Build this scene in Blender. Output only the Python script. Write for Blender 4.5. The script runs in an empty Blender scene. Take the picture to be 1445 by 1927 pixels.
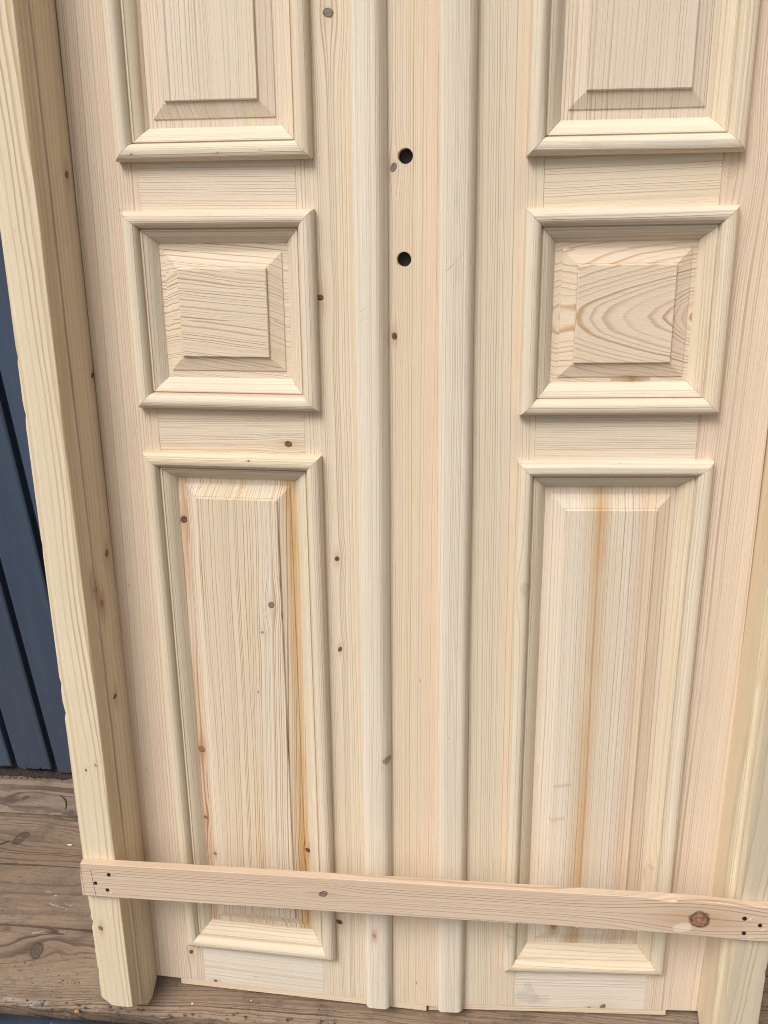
import bpy, bmesh, math, random
from mathutils import Matrix, Vector, noise
S = bpy.context.scene
C = S.collection
R = math.radians
random.seed(11)

# ------------------------------------------------------------------ camera
LEAN = R(11)                              # the door and its frame lean back against the wall
cd = bpy.data.cameras.new('camera'); cam = bpy.data.objects.new('camera', cd); C.objects.link(cam); S.camera = cam
cd.sensor_fit = 'HORIZONTAL'; cd.sensor_width = 36; cd.lens = 36 * 1704.1 / 1445
cd.clip_start = 0.02; cd.clip_end = 400
right = Vector((0.995131, 0.094486, -0.02804)); down = Vector((0.020776, -0.47921, -0.877454)); fwd = Vector((-0.096344, 0.8726, -0.47884))
m = Matrix((right, -down, -fwd)).transposed().to_4x4(); m.translation = (-0.10584, -0.78617, 1.20733)
cam.matrix_world = m

# ------------------------------------------------------------------ light
SUN_EL, SUN_AZ = R(57), R(-33)            # azimuth measured from straight behind the camera, negative = left
w = bpy.data.worlds.new('World'); S.world = w; w.use_nodes = True
nt = w.node_tree; bg = nt.nodes['Background']; sky = nt.nodes.new('ShaderNodeTexSky')
sky.sky_type = 'NISHITA'; sky.sun_disc = False; sky.sun_elevation = SUN_EL; sky.sun_rotation = R(180) - SUN_AZ
sky.air_density = 1.0; sky.dust_density = 7.0; sky.ozone_density = 0.6
hs = nt.nodes.new('ShaderNodeHueSaturation'); hs.inputs['Saturation'].default_value = 0.22   # a thin white overcast
nt.links.new(sky.outputs[0], hs.inputs['Color']); nt.links.new(hs.outputs[0], bg.inputs[0]); bg.inputs[1].default_value = 0.10
sd = bpy.data.lights.new('sun', 'SUN'); sd.energy = 2.4; sd.angle = R(24); sd.color = (1.0, 0.955, 0.89)
so = bpy.data.objects.new('sun', sd); C.objects.link(so)
sdir = Vector((math.sin(SUN_AZ) * math.cos(SUN_EL), -math.cos(SUN_AZ) * math.cos(SUN_EL), math.sin(SUN_EL)))
so.rotation_euler = (-sdir).to_track_quat('-Z', 'Y').to_euler(); so.location = sdir * 5
S.view_settings.view_transform = 'Standard'; S.view_settings.look = 'None'; S.view_settings.gamma = 1
S.view_settings.exposure = -0.12
S.render.engine = 'CYCLES'; S.cycles.filter_width = 1.05; S.cycles.max_bounces = 6; S.cycles.use_denoising = True; S.cycles.denoising_prefilter = 'NONE'

# ------------------------------------------------------------------ node helpers
class N:
    def __init__(s, tree): s.t = tree; s.n = tree.nodes; s.l = tree.links
    def new(s, ty, **kw):
        n = s.n.new(ty)
        for k, v in kw.items(): setattr(n, k, v)
        return n
    def put(s, sock, v):
        if isinstance(v, bpy.types.NodeSocket): s.l.new(v, sock)
        elif v is not None: sock.default_value = v
    def m(s, op, a, b=None, c=None, clamp=False):
        n = s.new('ShaderNodeMath', operation=op, use_clamp=clamp)
        s.put(n.inputs[0], a)
        if b is not None: s.put(n.inputs[1], b)
        if c is not None: s.put(n.inputs[2], c)
        return n.outputs[0]
    def xyz(s, x, y, z):
        n = s.new('ShaderNodeCombineXYZ'); s.put(n.inputs[0], x); s.put(n.inputs[1], y); s.put(n.inputs[2], z); return n.outputs[0]
    def sep(s, v):
        n = s.new('ShaderNodeSeparateXYZ'); s.put(n.inputs[0], v); return n.outputs
    def noise(s, vec=None, w=None, scale=1, detail=2, rough=.5):
        n = s.new('ShaderNodeTexNoise')
        if w is not None and vec is None: n.noise_dimensions = '1D'; s.put(n.inputs['W'], w)
        else: n.noise_dimensions = '3D'; s.put(n.inputs['Vector'], vec)
        n.inputs['Scale'].default_value = scale; n.inputs['Detail'].default_value = detail; n.inputs['Roughness'].default_value = rough
        return n.outputs[0]
    def ss(s, v, a, b, lo=0., hi=1.):
        n = s.new('ShaderNodeMapRange', interpolation_type='SMOOTHSTEP')
        s.put(n.inputs[0], v); s.put(n.inputs[1], a); s.put(n.inputs[2], b); s.put(n.inputs[3], lo); s.put(n.inputs[4], hi); return n.outputs[0]
    def mix(s, f, a, b, mode='MIX'):
        n = s.new('ShaderNodeMix', data_type='RGBA', blend_type=mode)
        s.put(n.inputs[0], f)
        for sock, v in ((n.inputs[6], a), (n.inputs[7], b)):
            if isinstance(v, (tuple, list)): sock.default_value = (*v[:3], 1)
            else: s.put(sock, v)
        return n.outputs[2]

# ------------------------------------------------------------------ the pine node group: growth rings cut by the board's own surface
def make_group():
    g = bpy.data.node_groups.new('pine_rings', 'ShaderNodeTree')
    I = g.interface
    def inp(name, ty='NodeSocketFloat', d=0.0):
        s_ = I.new_socket(name, in_out='INPUT', socket_type=ty)
        s_.default_value = d
    inp('P', 'NodeSocketVector', (0, 0, 0))
    for nm, d in (('CA', .1), ('CB', .05), ('TiltA', 0), ('TiltB', 0), ('Spacing', .003), ('Seed', 0), ('Warp', .01), ('Late', .5), ('Band', .5), ('StaveW', 1.0), ('Vary', 0.0)): inp(nm, d=d)
    inp('Early', 'NodeSocketColor', (.7, .6, .4, 1)); inp('LateC', 'NodeSocketColor', (.5, .3, .1, 1)); inp('Tint', 'NodeSocketColor', (.7, .5, .4, 1))
    I.new_socket('Color', in_out='OUTPUT', socket_type='NodeSocketColor'); I.new_socket('Height', in_out='OUTPUT', socket_type='NodeSocketFloat')
    n = N(g); gi = g.nodes.new('NodeGroupInput'); go = g.nodes.new('NodeGroupOutput'); i = gi.outputs
    a, b, l = n.sep(i['P'])
    st = n.m('FLOOR', n.m('DIVIDE', n.m('ADD', a, n.m('MULTIPLY', i['Seed'], .0137)), i['StaveW']))
    wn = n.new('ShaderNodeTexWhiteNoise', noise_dimensions='1D'); n.put(wn.inputs['W'], n.m('ADD', st, n.m('MULTIPLY', i['Seed'], 3.77)))
    wc = n.sep(wn.outputs['Color'])
    v0 = n.m('MULTIPLY', n.m('SUBTRACT', wc[0], .5), i['Vary']); v1 = n.m('MULTIPLY', n.m('SUBTRACT', wc[1], .5), i['Vary'])
    seed = n.m('ADD', i['Seed'], n.m('MULTIPLY', wc[2], n.m('MULTIPLY', i['Vary'], 40)))
    ca = n.m('MULTIPLY_ADD', v0, .22, i['CA']); cb = n.m('MULTIPLY_ADD', v1, .09, i['CB'])
    so_ = n.m('MULTIPLY', seed, 5.31)
    pv = n.xyz(n.m('MULTIPLY_ADD', a, 9., so_), n.m('MULTIPLY', b, 9.), n.m('MULTIPLY', l, 1.8))
    w1 = n.m('MULTIPLY', n.m('SUBTRACT', n.noise(pv, detail=1), .5), i['Warp'])
    pv2 = n.xyz(n.m('MULTIPLY', a, 9.), n.m('MULTIPLY_ADD', b, 9., so_), n.m('MULTIPLY_ADD', l, 1.5, 7.))
    w2 = n.m('MULTIPLY', n.m('SUBTRACT', n.noise(pv2, detail=1), .5), i['Warp'])
    pv3 = n.xyz(n.m('MULTIPLY_ADD', a, 60., so_), n.m('MULTIPLY', b, 60.), n.m('MULTIPLY', l, 12.))
    w3 = n.m('MULTIPLY', n.m('SUBTRACT', n.noise(pv3, detail=2), .5), n.m('ADD', n.m('MULTIPLY', i['Warp'], .10), .0006))
    qa = n.m('ADD', n.m('SUBTRACT', n.m('SUBTRACT', a, ca), n.m('MULTIPLY', i['TiltA'], l)), w1)
    qb = n.m('ADD', n.m('SUBTRACT', n.m('SUBTRACT', b, cb), n.m('MULTIPLY', i['TiltB'], l)), w2)
    r = n.m('ADD', n.m('SQRT', n.m('ADD', n.m('MULTIPLY', qa, qa), n.m('MULTIPLY', qb, qb))), w3)
    rs = n.m('DIVIDE', r, i['Spacing'])
    rr = n.m('ADD', rs, n.m('MULTIPLY', n.noise(w=n.m('MULTIPLY_ADD', rs, .31, so_), detail=2), 2.7))
    ph = n.m('FRACT', rr); idx = n.m('FLOOR', rr)
    wi = n.new('ShaderNodeTexWhiteNoise', noise_dimensions='1D'); n.put(wi.inputs['W'], n.m('ADD', idx, so_))
    inten = n.m('MULTIPLY_ADD', wi.outputs['Value'], 1.15, .25)
    late = n.m('ADD', n.m('MULTIPLY', n.m('MULTIPLY', n.ss(ph, .52, .86), n.ss(ph, .92, 1.0, 1., 0.)), 1.15), n.m('MULTIPLY', n.ss(ph, .1, .9), .12))
    late = n.m('MULTIPLY', late, inten)
    band = n.ss(n.noise(w=n.m('MULTIPLY_ADD', r, 34., n.m('MULTIPLY', seed, 7.7)), detail=2), .42, .62)
    # pores and fibres
    fib = n.noise(n.xyz(n.m('MULTIPLY_ADD', a, 1100., so_), n.m('MULTIPLY', b, 1100.), n.m('MULTIPLY', l, 26.)), detail=2, rough=.6)
    blot = n.noise(n.xyz(n.m('MULTIPLY_ADD', a, 22., so_), n.m('MULTIPLY', b, 22.), n.m('MULTIPLY', l, 5.)), detail=3)
    c = n.mix(n.m('MULTIPLY', band, i['Band']), i['Early'], i['Tint'])
    c = n.mix(n.m('MULTIPLY', n.m('MULTIPLY', late, i['Late']), n.ss(blot, .28, .68, .4, 1.2), clamp=True), c, i['LateC'])
    vv = n.m('ADD', n.m('MULTIPLY_ADD', fib, .22, .89), n.m('MULTIPLY', n.m('SUBTRACT', blot, .5), .16))
    fz = n.noise(i['P'], scale=1400., detail=2, rough=.7); fz2 = n.noise(n.xyz(n.m('MULTIPLY', a, 420.), n.m('MULTIPLY', b, 420.), n.m('MULTIPLY', l, 210.)), detail=3, rough=.7)
    vv = n.m('ADD', vv, n.m('ADD', n.m('MULTIPLY', v0, .12), n.m('MULTIPLY', n.m('SUBTRACT', n.m('ADD', fz, fz2), 1.), .10)))
    h = n.new('ShaderNodeHueSaturation'); n.put(h.inputs['Color'], c); n.put(h.inputs['Value'], vv)
    n.put(h.inputs['Saturation'], n.m('ADD', n.m('MULTIPLY_ADD', blot, -.25, 1.125), n.m('MULTIPLY', v1, .35)))
    n.l.new(h.outputs[0], go.inputs['Color'])
    n.l.new(n.m('ADD', n.m('MULTIPLY', late, .55), n.m('ADD', n.m('MULTIPLY', fz2, .8), n.m('MULTIPLY', fib, .5))), go.inputs['Height'])
    return g
GRP = make_group()

CREAM = (.735, .615, .455); PINK = (.735, .56, .43); YEL = (.74, .615, .40); PALE = (.74, .66, .535); PEACH = (.72, .50, .34); TAN = (.60, .43, .27); WHITE = (.75, .68, .585)
LATE = (.43, .275, .15)
_seed = [3]
def wood(name, grain='z', face='x', early=CREAM, tint=PINK, late=LATE, ca=.16, cb=.02, tilta=.0, tiltb=0., sp=.0031, warp=.009, ls=.5, band=.5,
         stave=0, vary=1.0, knots=(), marks=(), bump=.8, rough=.62, seed=None, dirt=0., streaks=(), spec=.25, even=.42):
    """grain: axis the fibres run along; face: the other in-plane axis.  knots: (a, l, radius, kind) in that plane.
    streaks: (a, width, colour, strength) bands running with the grain;  marks: (a0,l0,a1,l1,width,colour)"""
    if seed is None: _seed[0] += 1; seed = _seed[0] * 1.37
    tilta += .007 * math.sin(seed * 5.1)
    MEAN = (.750, .640, .512)
    early = tuple(p + (q - p) * even for p, q in zip(early, MEAN)); tint = tuple(p + (q - p) * even * .85 for p, q in zip(tint, MEAN))
    m_ = bpy.data.materials.new(name); m_.use_nodes = True; n = N(m_.node_tree); bs = n.n['Principled BSDF']
    tc = n.new('ShaderNodeTexCoord'); o = n.sep(tc.outputs['Object']); ax = {'x': o[0], 'y': o[1], 'z': o[2]}
    third = ({'x', 'y', 'z'} - {grain, face}).pop()
    a, b, l = ax[face], ax[third], ax[grain]
    A = a; info = []
    krnd = random.Random(int(seed * 100) + 7)
    for (ka, kl, kr, kind) in knots:
        if kind in ('dark', 'grey', 'red') and kr < .009: kr *= .84
        asp = krnd.uniform(.75, 1.35); skw = krnd.uniform(-.35, .35)
        da = n.m('SUBTRACT', a, ka); dl = n.m('SUBTRACT', l, kl)
        wobn = n.noise(n.xyz(n.m('MULTIPLY', da, 1.2 / kr), n.m('MULTIPLY', dl, 1.2 / kr), ka * 90), detail=3)
        wob = n.m('MULTIPLY', n.m('SUBTRACT', wobn, .5), kr * .95)
        d2 = n.m('ADD', n.m('MULTIPLY', da, da), n.m('MULTIPLY', n.m('MULTIPLY', dl, dl), .13))
        infl = n.m('EXPONENT', n.m('DIVIDE', d2, -(kr * 2.9) ** 2))
        A = n.m('SUBTRACT', A, n.m('MULTIPLY', n.m('MULTIPLY', da, infl), .8 if kind != 'pin' else .4))
        dm = n.m('MULTIPLY', n.m('ADD', dl, n.m('MULTIPLY', da, skw)), asp)
        dr = n.m('ADD', n.m('SQRT', n.m('ADD', n.m('MULTIPLY', da, da), n.m('MULTIPLY', dm, dm))), wob)
        info.append((kr, kind, dr, infl, d2, wobn))
    g = n.new('ShaderNodeGroup'); g.node_tree = GRP
    n.put(g.inputs['P'], n.xyz(A, b, l))
    for k, v in (('CA', ca), ('CB', cb), ('TiltA', tilta), ('TiltB', tiltb), ('Spacing', sp), ('Seed', seed), ('Warp', warp), ('Late', ls * .72), ('Band', band),
                 ('StaveW', stave or 9.0), ('Vary', vary if stave else 0.0)): g.inputs[k].default_value = v
    g.inputs['Early'].default_value = (*early, 1); g.inputs['Tint'].default_value = (*tint, 1); g.inputs['LateC'].default_value = (*late, 1)
    c = g.outputs['Color']; h = g.outputs['Height']
    for (sa, sw, col, stg) in streaks:
        wv = n.m('ADD', a, n.m('MULTIPLY', n.m('SUBTRACT', n.noise(n.xyz(sa * 70, seed, n.m('MULTIPLY', l, 4.5)), detail=1), .5), sw * .9))
        # ragged sides that follow the fibres
        rag = n.noise(n.xyz(n.m('MULTIPLY', A, 420.), seed, n.m('MULTIPLY', l, 7.)), detail=3, rough=.65)
        f = n.ss(n.m('ADD', n.m('ABSOLUTE', n.m('SUBTRACT', wv, sa)), n.m('MULTIPLY', n.m('SUBTRACT', rag, .5), sw * 1.1)), 0., sw * 1.05, stg * .62, 0.)
        f = n.m('MULTIPLY', f, n.ss(n.noise(n.xyz(sa * 31, seed, n.m('MULTIPLY', l, 6.)), detail=2), .25, .6, .45, 1.1))
        c = n.mix(f, c, n.mix(1., c, tuple(q / k_ for q, k_ in zip(col, (.72, .60, .45))), 'MULTIPLY'))
    for (kr, kind, dr, infl, d2, wobn) in info:
        halo = n.m('MULTIPLY', n.m('EXPONENT', n.m('DIVIDE', d2, -(kr * 1.5) ** 2)), {'dark': .5, 'grey': .25, 'red': .55, 'pin': .25, 'swirl': .12, 'resin': .8, 'deck': .35}[kind])
        c = n.mix(halo, c, (.45, .26, .13) if kind != 'deck' else (.12, .08, .055))
        core = n.ss(dr, kr * .8, kr * 1.02, 1., 0.)
        ring = n.m('MULTIPLY_ADD', n.m('SINE', n.m('MULTIPLY', dr, 14 / kr)), .18, .82)
        col = {'dark': (.12, .065, .04), 'grey': (.16, .14, .13), 'red': (.33, .15, .075), 'pin': (.3, .19, .12), 'swirl': (.62, .47, .32), 'resin': (.52, .25, .11), 'deck': (.13, .088, .062)}[kind]
        cc = n.mix(1., col, n.xyz(ring, ring, ring), 'MULTIPLY')
        if kind in ('dark', 'grey', 'red'):
            kn = n.noise(n.xyz(n.m('MULTIPLY', a, 2.6 / kr), n.m('MULTIPLY', l, 2.0 / kr), seed), detail=3, rough=.6)
            cc = n.mix(n.ss(kn, .48, .70, 0., .75), cc, (.36, .25, .17)); cc = n.mix(n.ss(kn, .30, .42, .9, 0.), cc, (.035, .024, .02))
        rim = n.m('MULTIPLY', n.ss(n.m('ABSOLUTE', n.m('SUBTRACT', dr, kr * .9)), kr * .06, kr * .20, 1., 0.), {'dark': .85, 'grey': .75, 'red': .7, 'pin': .3, 'swirl': .0, 'resin': 0, 'deck': .55}[kind])
        rim = n.m('MULTIPLY', rim, n.ss(wobn, .38, .58, .25, 1.))
        c = n.mix(n.m('MULTIPLY', core, {'dark': .95, 'grey': .85, 'red': .9, 'pin': .7, 'swirl': .35, 'resin': .7, 'deck': .85}[kind]), c, cc)
        c = n.mix(rim, c, (.045, .03, .025))
        h = n.m('SUBTRACT', h, n.m('MULTIPLY', rim, 2.0))
    for (a0, l0, a1, l1, wd, col, stg) in marks:
        # distance to a segment
        ex, ey = a1 - a0, l1 - l0; L2 = ex * ex + ey * ey
        pa = n.m('SUBTRACT', a, a0); pl = n.m('SUBTRACT', l, l0)
        t = n.m('DIVIDE', n.m('ADD', n.m('MULTIPLY', pa, ex), n.m('MULTIPLY', pl, ey)), L2, clamp=True)
        dx = n.m('SUBTRACT', pa, n.m('MULTIPLY', t, ex)); dy = n.m('SUBTRACT', pl, n.m('MULTIPLY', t, ey))
        dd = n.m('SQRT', n.m('ADD', n.m('MULTIPLY', dx, dx), n.m('MULTIPLY', dy, dy)))
        dd = n.m('ADD', dd, n.m('MULTIPLY', n.m('SUBTRACT', n.noise(n.xyz(n.m('MULTIPLY', a, 300.), 0., n.m('MULTIPLY', l, 300.)), detail=2), .5), wd * .8))
        mk = n.ss(dd, wd * .4, wd * .75, stg, 0.)
        if col[0] > .55 and bump > .85: mk = n.m('MULTIPLY', mk, n.ss(n.noise(n.xyz(n.m('MULTIPLY', a, 500.), 3., n.m('MULTIPLY', l, 350.)), detail=2), .42, .55))
        c = n.mix(mk, c, col)
    if dirt:
        dn = n.noise(n.xyz(n.m('MULTIPLY', a, 14.), n.m('MULTIPLY', b, 14.), n.m('MULTIPLY', l, 14.)), detail=6, rough=.65)
        c = n.mix(n.ss(dn, .46, .72, 0., dirt), c, (.11, .085, .068))
        d2_ = n.noise(n.xyz(n.m('MULTIPLY', a, 260.), n.m('MULTIPLY', b, 200.), n.m('MULTIPLY', l, 45.)), detail=4, rough=.7)
        c = n.mix(n.ss(d2_, .52, .68, 0., .6), c, (.09, .066, .052)); c = n.mix(n.ss(d2_, .30, .44, .35, 0.), c, (.36, .31, .26))
        sp_ = n.noise(n.xyz(n.m('MULTIPLY', a, 330.), n.m('MULTIPLY', b, 330.), n.m('MULTIPLY', l, 260.)), detail=2)
        c = n.mix(n.m('MULTIPLY', n.ss(sp_, .64, .69), n.ss(dn, .45, .6)), c, (.05, .037, .03))
    # scattered tiny nicks and dust
    vo = n.new('ShaderNodeTexVoronoi'); n.put(vo.inputs['Vector'], n.xyz(n.m('MULTIPLY', a, 55.), n.m('MULTIPLY', b, 55.), n.m('MULTIPLY', l, 22.))); vo.inputs['Scale'].default_value = 1
    rv = n.sep(vo.outputs['Color'])
    nick = n.m('MULTIPLY', n.ss(vo.outputs['Distance'], .03, .075, 1., 0.), n.ss(rv[0], .8, .81))
    c = n.mix(n.m('MULTIPLY', nick, .45), c, n.mix(rv[1], (.3, .2, .13), (.8, .74, .62)))
    h = n.m('SUBTRACT', h, n.m('MULTIPLY', nick, .8))
    n.put(bs.inputs['Base Color'], c); bs.inputs['Roughness'].default_value = rough; bs.inputs['Specular IOR Level'].default_value = spec
    bp = n.new('ShaderNodeBump'); bp.inputs['Strength'].default_value = bump; bp.inputs['Distance'].default_value = .0004
    n.put(bp.inputs['Height'], h); n.l.new(bp.outputs[0], bs.inputs['Normal'])
    return m_

def simple(name, col, rough=.5, metal=0., mottle=0., scale=30, col2=None):
    m_ = bpy.data.materials.new(name); m_.use_nodes = True; n = N(m_.node_tree); bs = n.n['Principled BSDF']
    bs.inputs['Roughness'].default_value = rough; bs.inputs['Metallic'].default_value = metal
    tc = n.new('ShaderNodeTexCoord'); ns = n.noise(tc.outputs['Object'], scale=scale, detail=5, rough=.6)
    n.put(bs.inputs['Base Color'], n.mix(n.ss(ns, .35, .65, 0., mottle), col, col2 or tuple(q * .5 for q in col)))
    return m_

# ------------------------------------------------------------------ object helpers
def link(name, bm, mat, parent=None, off=None, kind=None, smooth=None, label=None):
    me = bpy.data.meshes.new(name); bmesh.ops.recalc_face_normals(bm, faces=bm.faces); bm.to_mesh(me); bm.free()
    me.materials.append(mat); o = bpy.data.objects.new(name, me); C.objects.link(o)
    if parent: o.parent = parent
    if off is not None: o.location = off
    if kind: o['kind'] = kind
    if label: o['label'] = label
    if smooth: me.shade_smooth(); me.set_sharp_from_angle(angle=R(smooth))
    return o
def thing(name, mat4, label=None, cat=None, group=None, kind=None):
    o = bpy.data.objects.new(name, None); C.objects.link(o); o.matrix_world = mat4; o.empty_display_size = .05
    if label: o['label'] = label
    if cat: o['category'] = cat
    if group: o['group'] = group
    if kind: o['kind'] = kind
    return o
def box(x0, x1, y0, y1, z0, z1, bev=.0004, seg=1):
    bm = bmesh.new(); v = [bm.verts.new((x, y, z)) for x in (x0, x1) for y in (y0, y1) for z in (z0, z1)]
    for f in ((0, 1, 3, 2), (4, 6, 7, 5), (0, 4, 5, 1), (2, 3, 7, 6), (0, 2, 6, 4), (1, 5, 7, 3)): bm.faces.new([v[i] for i in f])
    if bev: bmesh.ops.bevel(bm, geom=list(bm.edges), offset=bev, segments=seg, affect='EDGES')
    return bm
def loft(rows, closed=True, caps=True):
    """rows: list of lists of points; joins them into a tube"""
    bm = bmesh.new(); V = [[bm.verts.new(p) for p in r_] for r_ in rows]; k = len(V[0])
    for i in range(len(V) - 1):
        for j in range(k if closed else k - 1):
            bm.faces.new((V[i][j], V[i][(j + 1) % k], V[i + 1][(j + 1) % k], V[i + 1][j]))
    if caps and closed:
        for r_ in (V[0], V[-1]): bm.faces.new(r_)
        bmesh.ops.triangulate(bm, faces=[f for f in bm.faces if len(f.verts) > 4])
    return bm
def nz(*a): return noise.noise(Vector(a))

# the door plane: local x = across, local z = up the door, local -y = out of the face; leaned back by LEAN
TILT = Matrix.Rotation(-LEAN, 4, 'X')     # z axis tips towards +y
def leaf_matrix(a, r, p, n0, cx):
    """a leaf sits a little askew in its frame"""
    c = Vector((cx, 0, .6))
    Ra = Matrix.Rotation(a, 4, 'Z') if False else Matrix(((math.cos(a), -math.sin(a), 0, 0), (math.sin(a), math.cos(a), 0, 0), (0, 0, 1, 0), (0, 0, 0, 1)))
    Rr = Matrix(((math.cos(r), 0, -math.sin(r), 0), (0, 1, 0, 0), (math.sin(r), 0, math.cos(r), 0), (0, 0, 0, 1)))
    Rp = Matrix(((1, 0, 0, 0), (0, math.cos(p), math.sin(p), 0), (0, -math.sin(p), math.cos(p), 0), (0, 0, 0, 1)))
    return TILT @ Matrix.Translation(Vector((0, -n0, 0))) @ Matrix.Translation(c) @ Ra @ Rp @ Rr @ Matrix.Translation(-c)

TOP = 1.82
V1, V2, V3 = (1.1003, 1.735), (.8351, 1.0503), (.0699, .7829)
# moulding cross-section: (distance in from the outer edge, height over the stile face)
PROF = [(0, 0.0002), (0, .0070), (.0007, .0100), (.0020, .0122), (.0040, .0138), (.0065, .0147), (.0095, .0150), (.0120, .0146), (.0140, .0134), (.0156, .0115), (.0168, .0090), (.0175, .0066),
        (.0179, .0042), (.0190, .0040), (.0192, .0058), (.0208, .0056), (.0211, .0044), (.0238, .0032), (.0268, .0008), (.0302, -.0032), (.0335, -.0076)]
def moulding(name, u0, u1, v0, v1, side, mat, parent, off):
    """one mitred stick of the frame round a panel"""
    rows = []; G = .00018; ns = 14
    horiz = side in 'tb'
    Lg = (u1 - u0) if horiz else (v1 - v0)
    for k in range(ns + 1):
        t = k / ns; row = []
        for (s, n_) in PROF:
            lo, hi = s + G, Lg - s - G
            q = lo + (hi - lo) * t
            wob = .00035 * nz(q * 9, u0 * 40, ord(side[0]) + v0 * 7) if 0 < s < .033 else 0
            nn = n_ + wob
            if side == 'b': p = (u0 + q, -nn, v0 + s)
            elif side == 't': p = (u0 + q, -nn, v1 - s)
            elif side == 'l': p = (u0 + s, -nn, v0 + q)
            else: p = (u1 - s, -nn, v0 + q)
            row.append(p)
        s = PROF[-1][0]
        for (s, n_) in ((.0335, -.012), (.0, -.0002)):    # the back of the stick, let into the opening
            lo, hi = s + G, Lg - s - G; q = lo + (hi - lo) * t
            row.append({'b': (u0 + q, -n_, v0 + s), 't': (u0 + q, -n_, v1 - s), 'l': (u0 + s, -n_, v0 + q), 'r': (u1 - s, -n_, v0 + q)}[side])
        rows.append(row)
    return link(name, loft(rows), mat, parent, off, smooth=28)
def panel(u0, u1, v0, v1, fu0, fu1, fv0, fv1, bw, mat, parent, off, label=None):
    """raised and fielded panel: border, step, bevel, step, field.  bw = how far the bevel runs out from the field"""
    e = .022
    ow = bw
    rings = [((u0 + e, u1 - e, v0 + e, v1 - e), -.0082), ((fu0 - ow - .0006, fu1 + ow + .0006, fv0 - ow - .0006, fv1 + ow + .0006), -.0081), ((fu0 - ow, fu1 + ow, fv0 - ow, fv1 + ow), -.0066),
             ((fu0 - .0022, fu1 + .0022, fv0 - .0022, fv1 + .0022), -.0016), ((fu0 - .0008, fu1 + .0008, fv0 - .0008, fv1 + .0008), -.0018), ((fu0 - .0003, fu1 + .0003, fv0 - .0003, fv1 + .0003), .0013), ((fu0 + .0004, fu1 - .0004, fv0 + .0004, fv1 - .0004), .0018)]
    bm = bmesh.new(); L = []
    nseg = 10
    for (a, b, c, d), n_ in rings:
        pts = []
        for k in range(nseg): pts.append((a + (b - a) * k / nseg, c))
        for k in range(nseg): pts.append((b, c + (d - c) * k / nseg))
        for k in range(nseg): pts.append((b + (a - b) * k / nseg, d))
        for k in range(nseg): pts.append((a, d + (c - d) * k / nseg))
        L.append([bm.verts.new((x + .0003 * nz(x * 40, z * 40, n_ * 900), -(n_ + .0001 * nz(x * 60, z * 30, 1)), z + .0003 * nz(x * 40, z * 40, n_ * 700 + 5))) for x, z in pts])
    K = len(L[0])
    for i in range(len(L) - 1):
        for j in range(K): bm.faces.new((L[i][j], L[i][(j + 1) % K], L[i + 1][(j + 1) % K], L[i + 1][j]))
    bm.faces.new(L[-1])
    # back
    Bk = [bm.verts.new((v.co.x, .022, v.co.z)) for v in L[0]]
    for j in range(K): bm.faces.new((L[0][j], Bk[j], Bk[(j + 1) % K], L[0][(j + 1) % K]))
    bm.faces.new(Bk)
    return link('panel', bm, mat, parent, off, label=label)

def framed_panel(o, off, U, V, F, bw, pm, mats, label=None):
    p = panel(U[0], U[1], V[0], V[1], *F, bw, pm, o, off, label)
    for side, mt in zip('tblr', mats): moulding('moulding', U[0], U[1], V[0], V[1], side, mt, p, (0, 0, 0))
    return p

def strip(u0, u1, parent, off, mat, h=.0165, sh=.0085, z0=.0, z1=TOP, jog=0):
    """flat-topped cover strip with one rounded and one eased shoulder"""
    rows = []
    sl = .0062
    pr = [(u0, .0002), (u0, h * .42), (u0 + sl * .1, h * .58), (u0 + sl * .35, h * .76), (u0 + sl * .7, h * .93), (u0 + sl, h * .99), (u0 + sl + .002, h)] + [(u1 - sh - .002, h), (u1 - sh, h * .985), (u1 - sh * .62, h * .87), (u1 - sh * .3, h * .64), (u1 - sh * .08, h * .36), (u1, h * .2), (u1, .0002)]
    ns = 60
    for k in range(ns + 1):
        z = z0 + (z1 - z0) * k / ns if k != 1 else z0 + .0022
        tap = 1 if k else .75
        rows.append([(u + .0005 * nz(u * 20, z * 6, jog), -(n_ * tap), z) for u, n_ in pr])
    return link('cover_strip', loft(rows), mat, parent, off, smooth=30)

def board(name, u0, u1, v0, v1, mat, parent, off, n0=-.040, n1=0., bev=.00014): return link(name, box(u0, u1, -n1, -n0, v0, v1, bev), mat, parent, off)

# ------------------------------------------------------------------ LEFT LEAF
ML = leaf_matrix(-.046264, -.001334, .002781, .006239, -.26)
bx = -.35; base = Vector((bx, 0, 0)); off = -base
LL = thing('door_leaf', ML @ Matrix.Translation(base), 'left leaf of the bare pine double door, drilled with two round lock holes', 'door', 'leaves of the double door')
board('stile', -.5446, -.4716, 0, TOP, wood('pine_stile_left', early=(.715, .585, .45), tint=(.70, .51, .40), ca=-.75, cb=.03, sp=.0031, ls=.5, band=.7, tilta=.01,
      knots=((-.4888, .0492, .0035, 'dark'),)), LL, off)
board('stile', -.2974, -.2190, 0, TOP, wood('pine_stile_lock', early=CREAM, tint=(.76, .66, .52), ca=.05, cb=.01, sp=.0030, ls=.48, band=.4, streaks=((-.236, .010, (.74, .60, .36), .5),),
      knots=((-.2584, 1.2354, .0066, 'grey'), (-.275, .9592, .0050, 'dark'), (-.2631, .6565, .0036, 'dark'), (-.2621, .5382, .0030, 'dark'), (-.2725, .1278, .0050, 'dark'))), LL, off)
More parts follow.
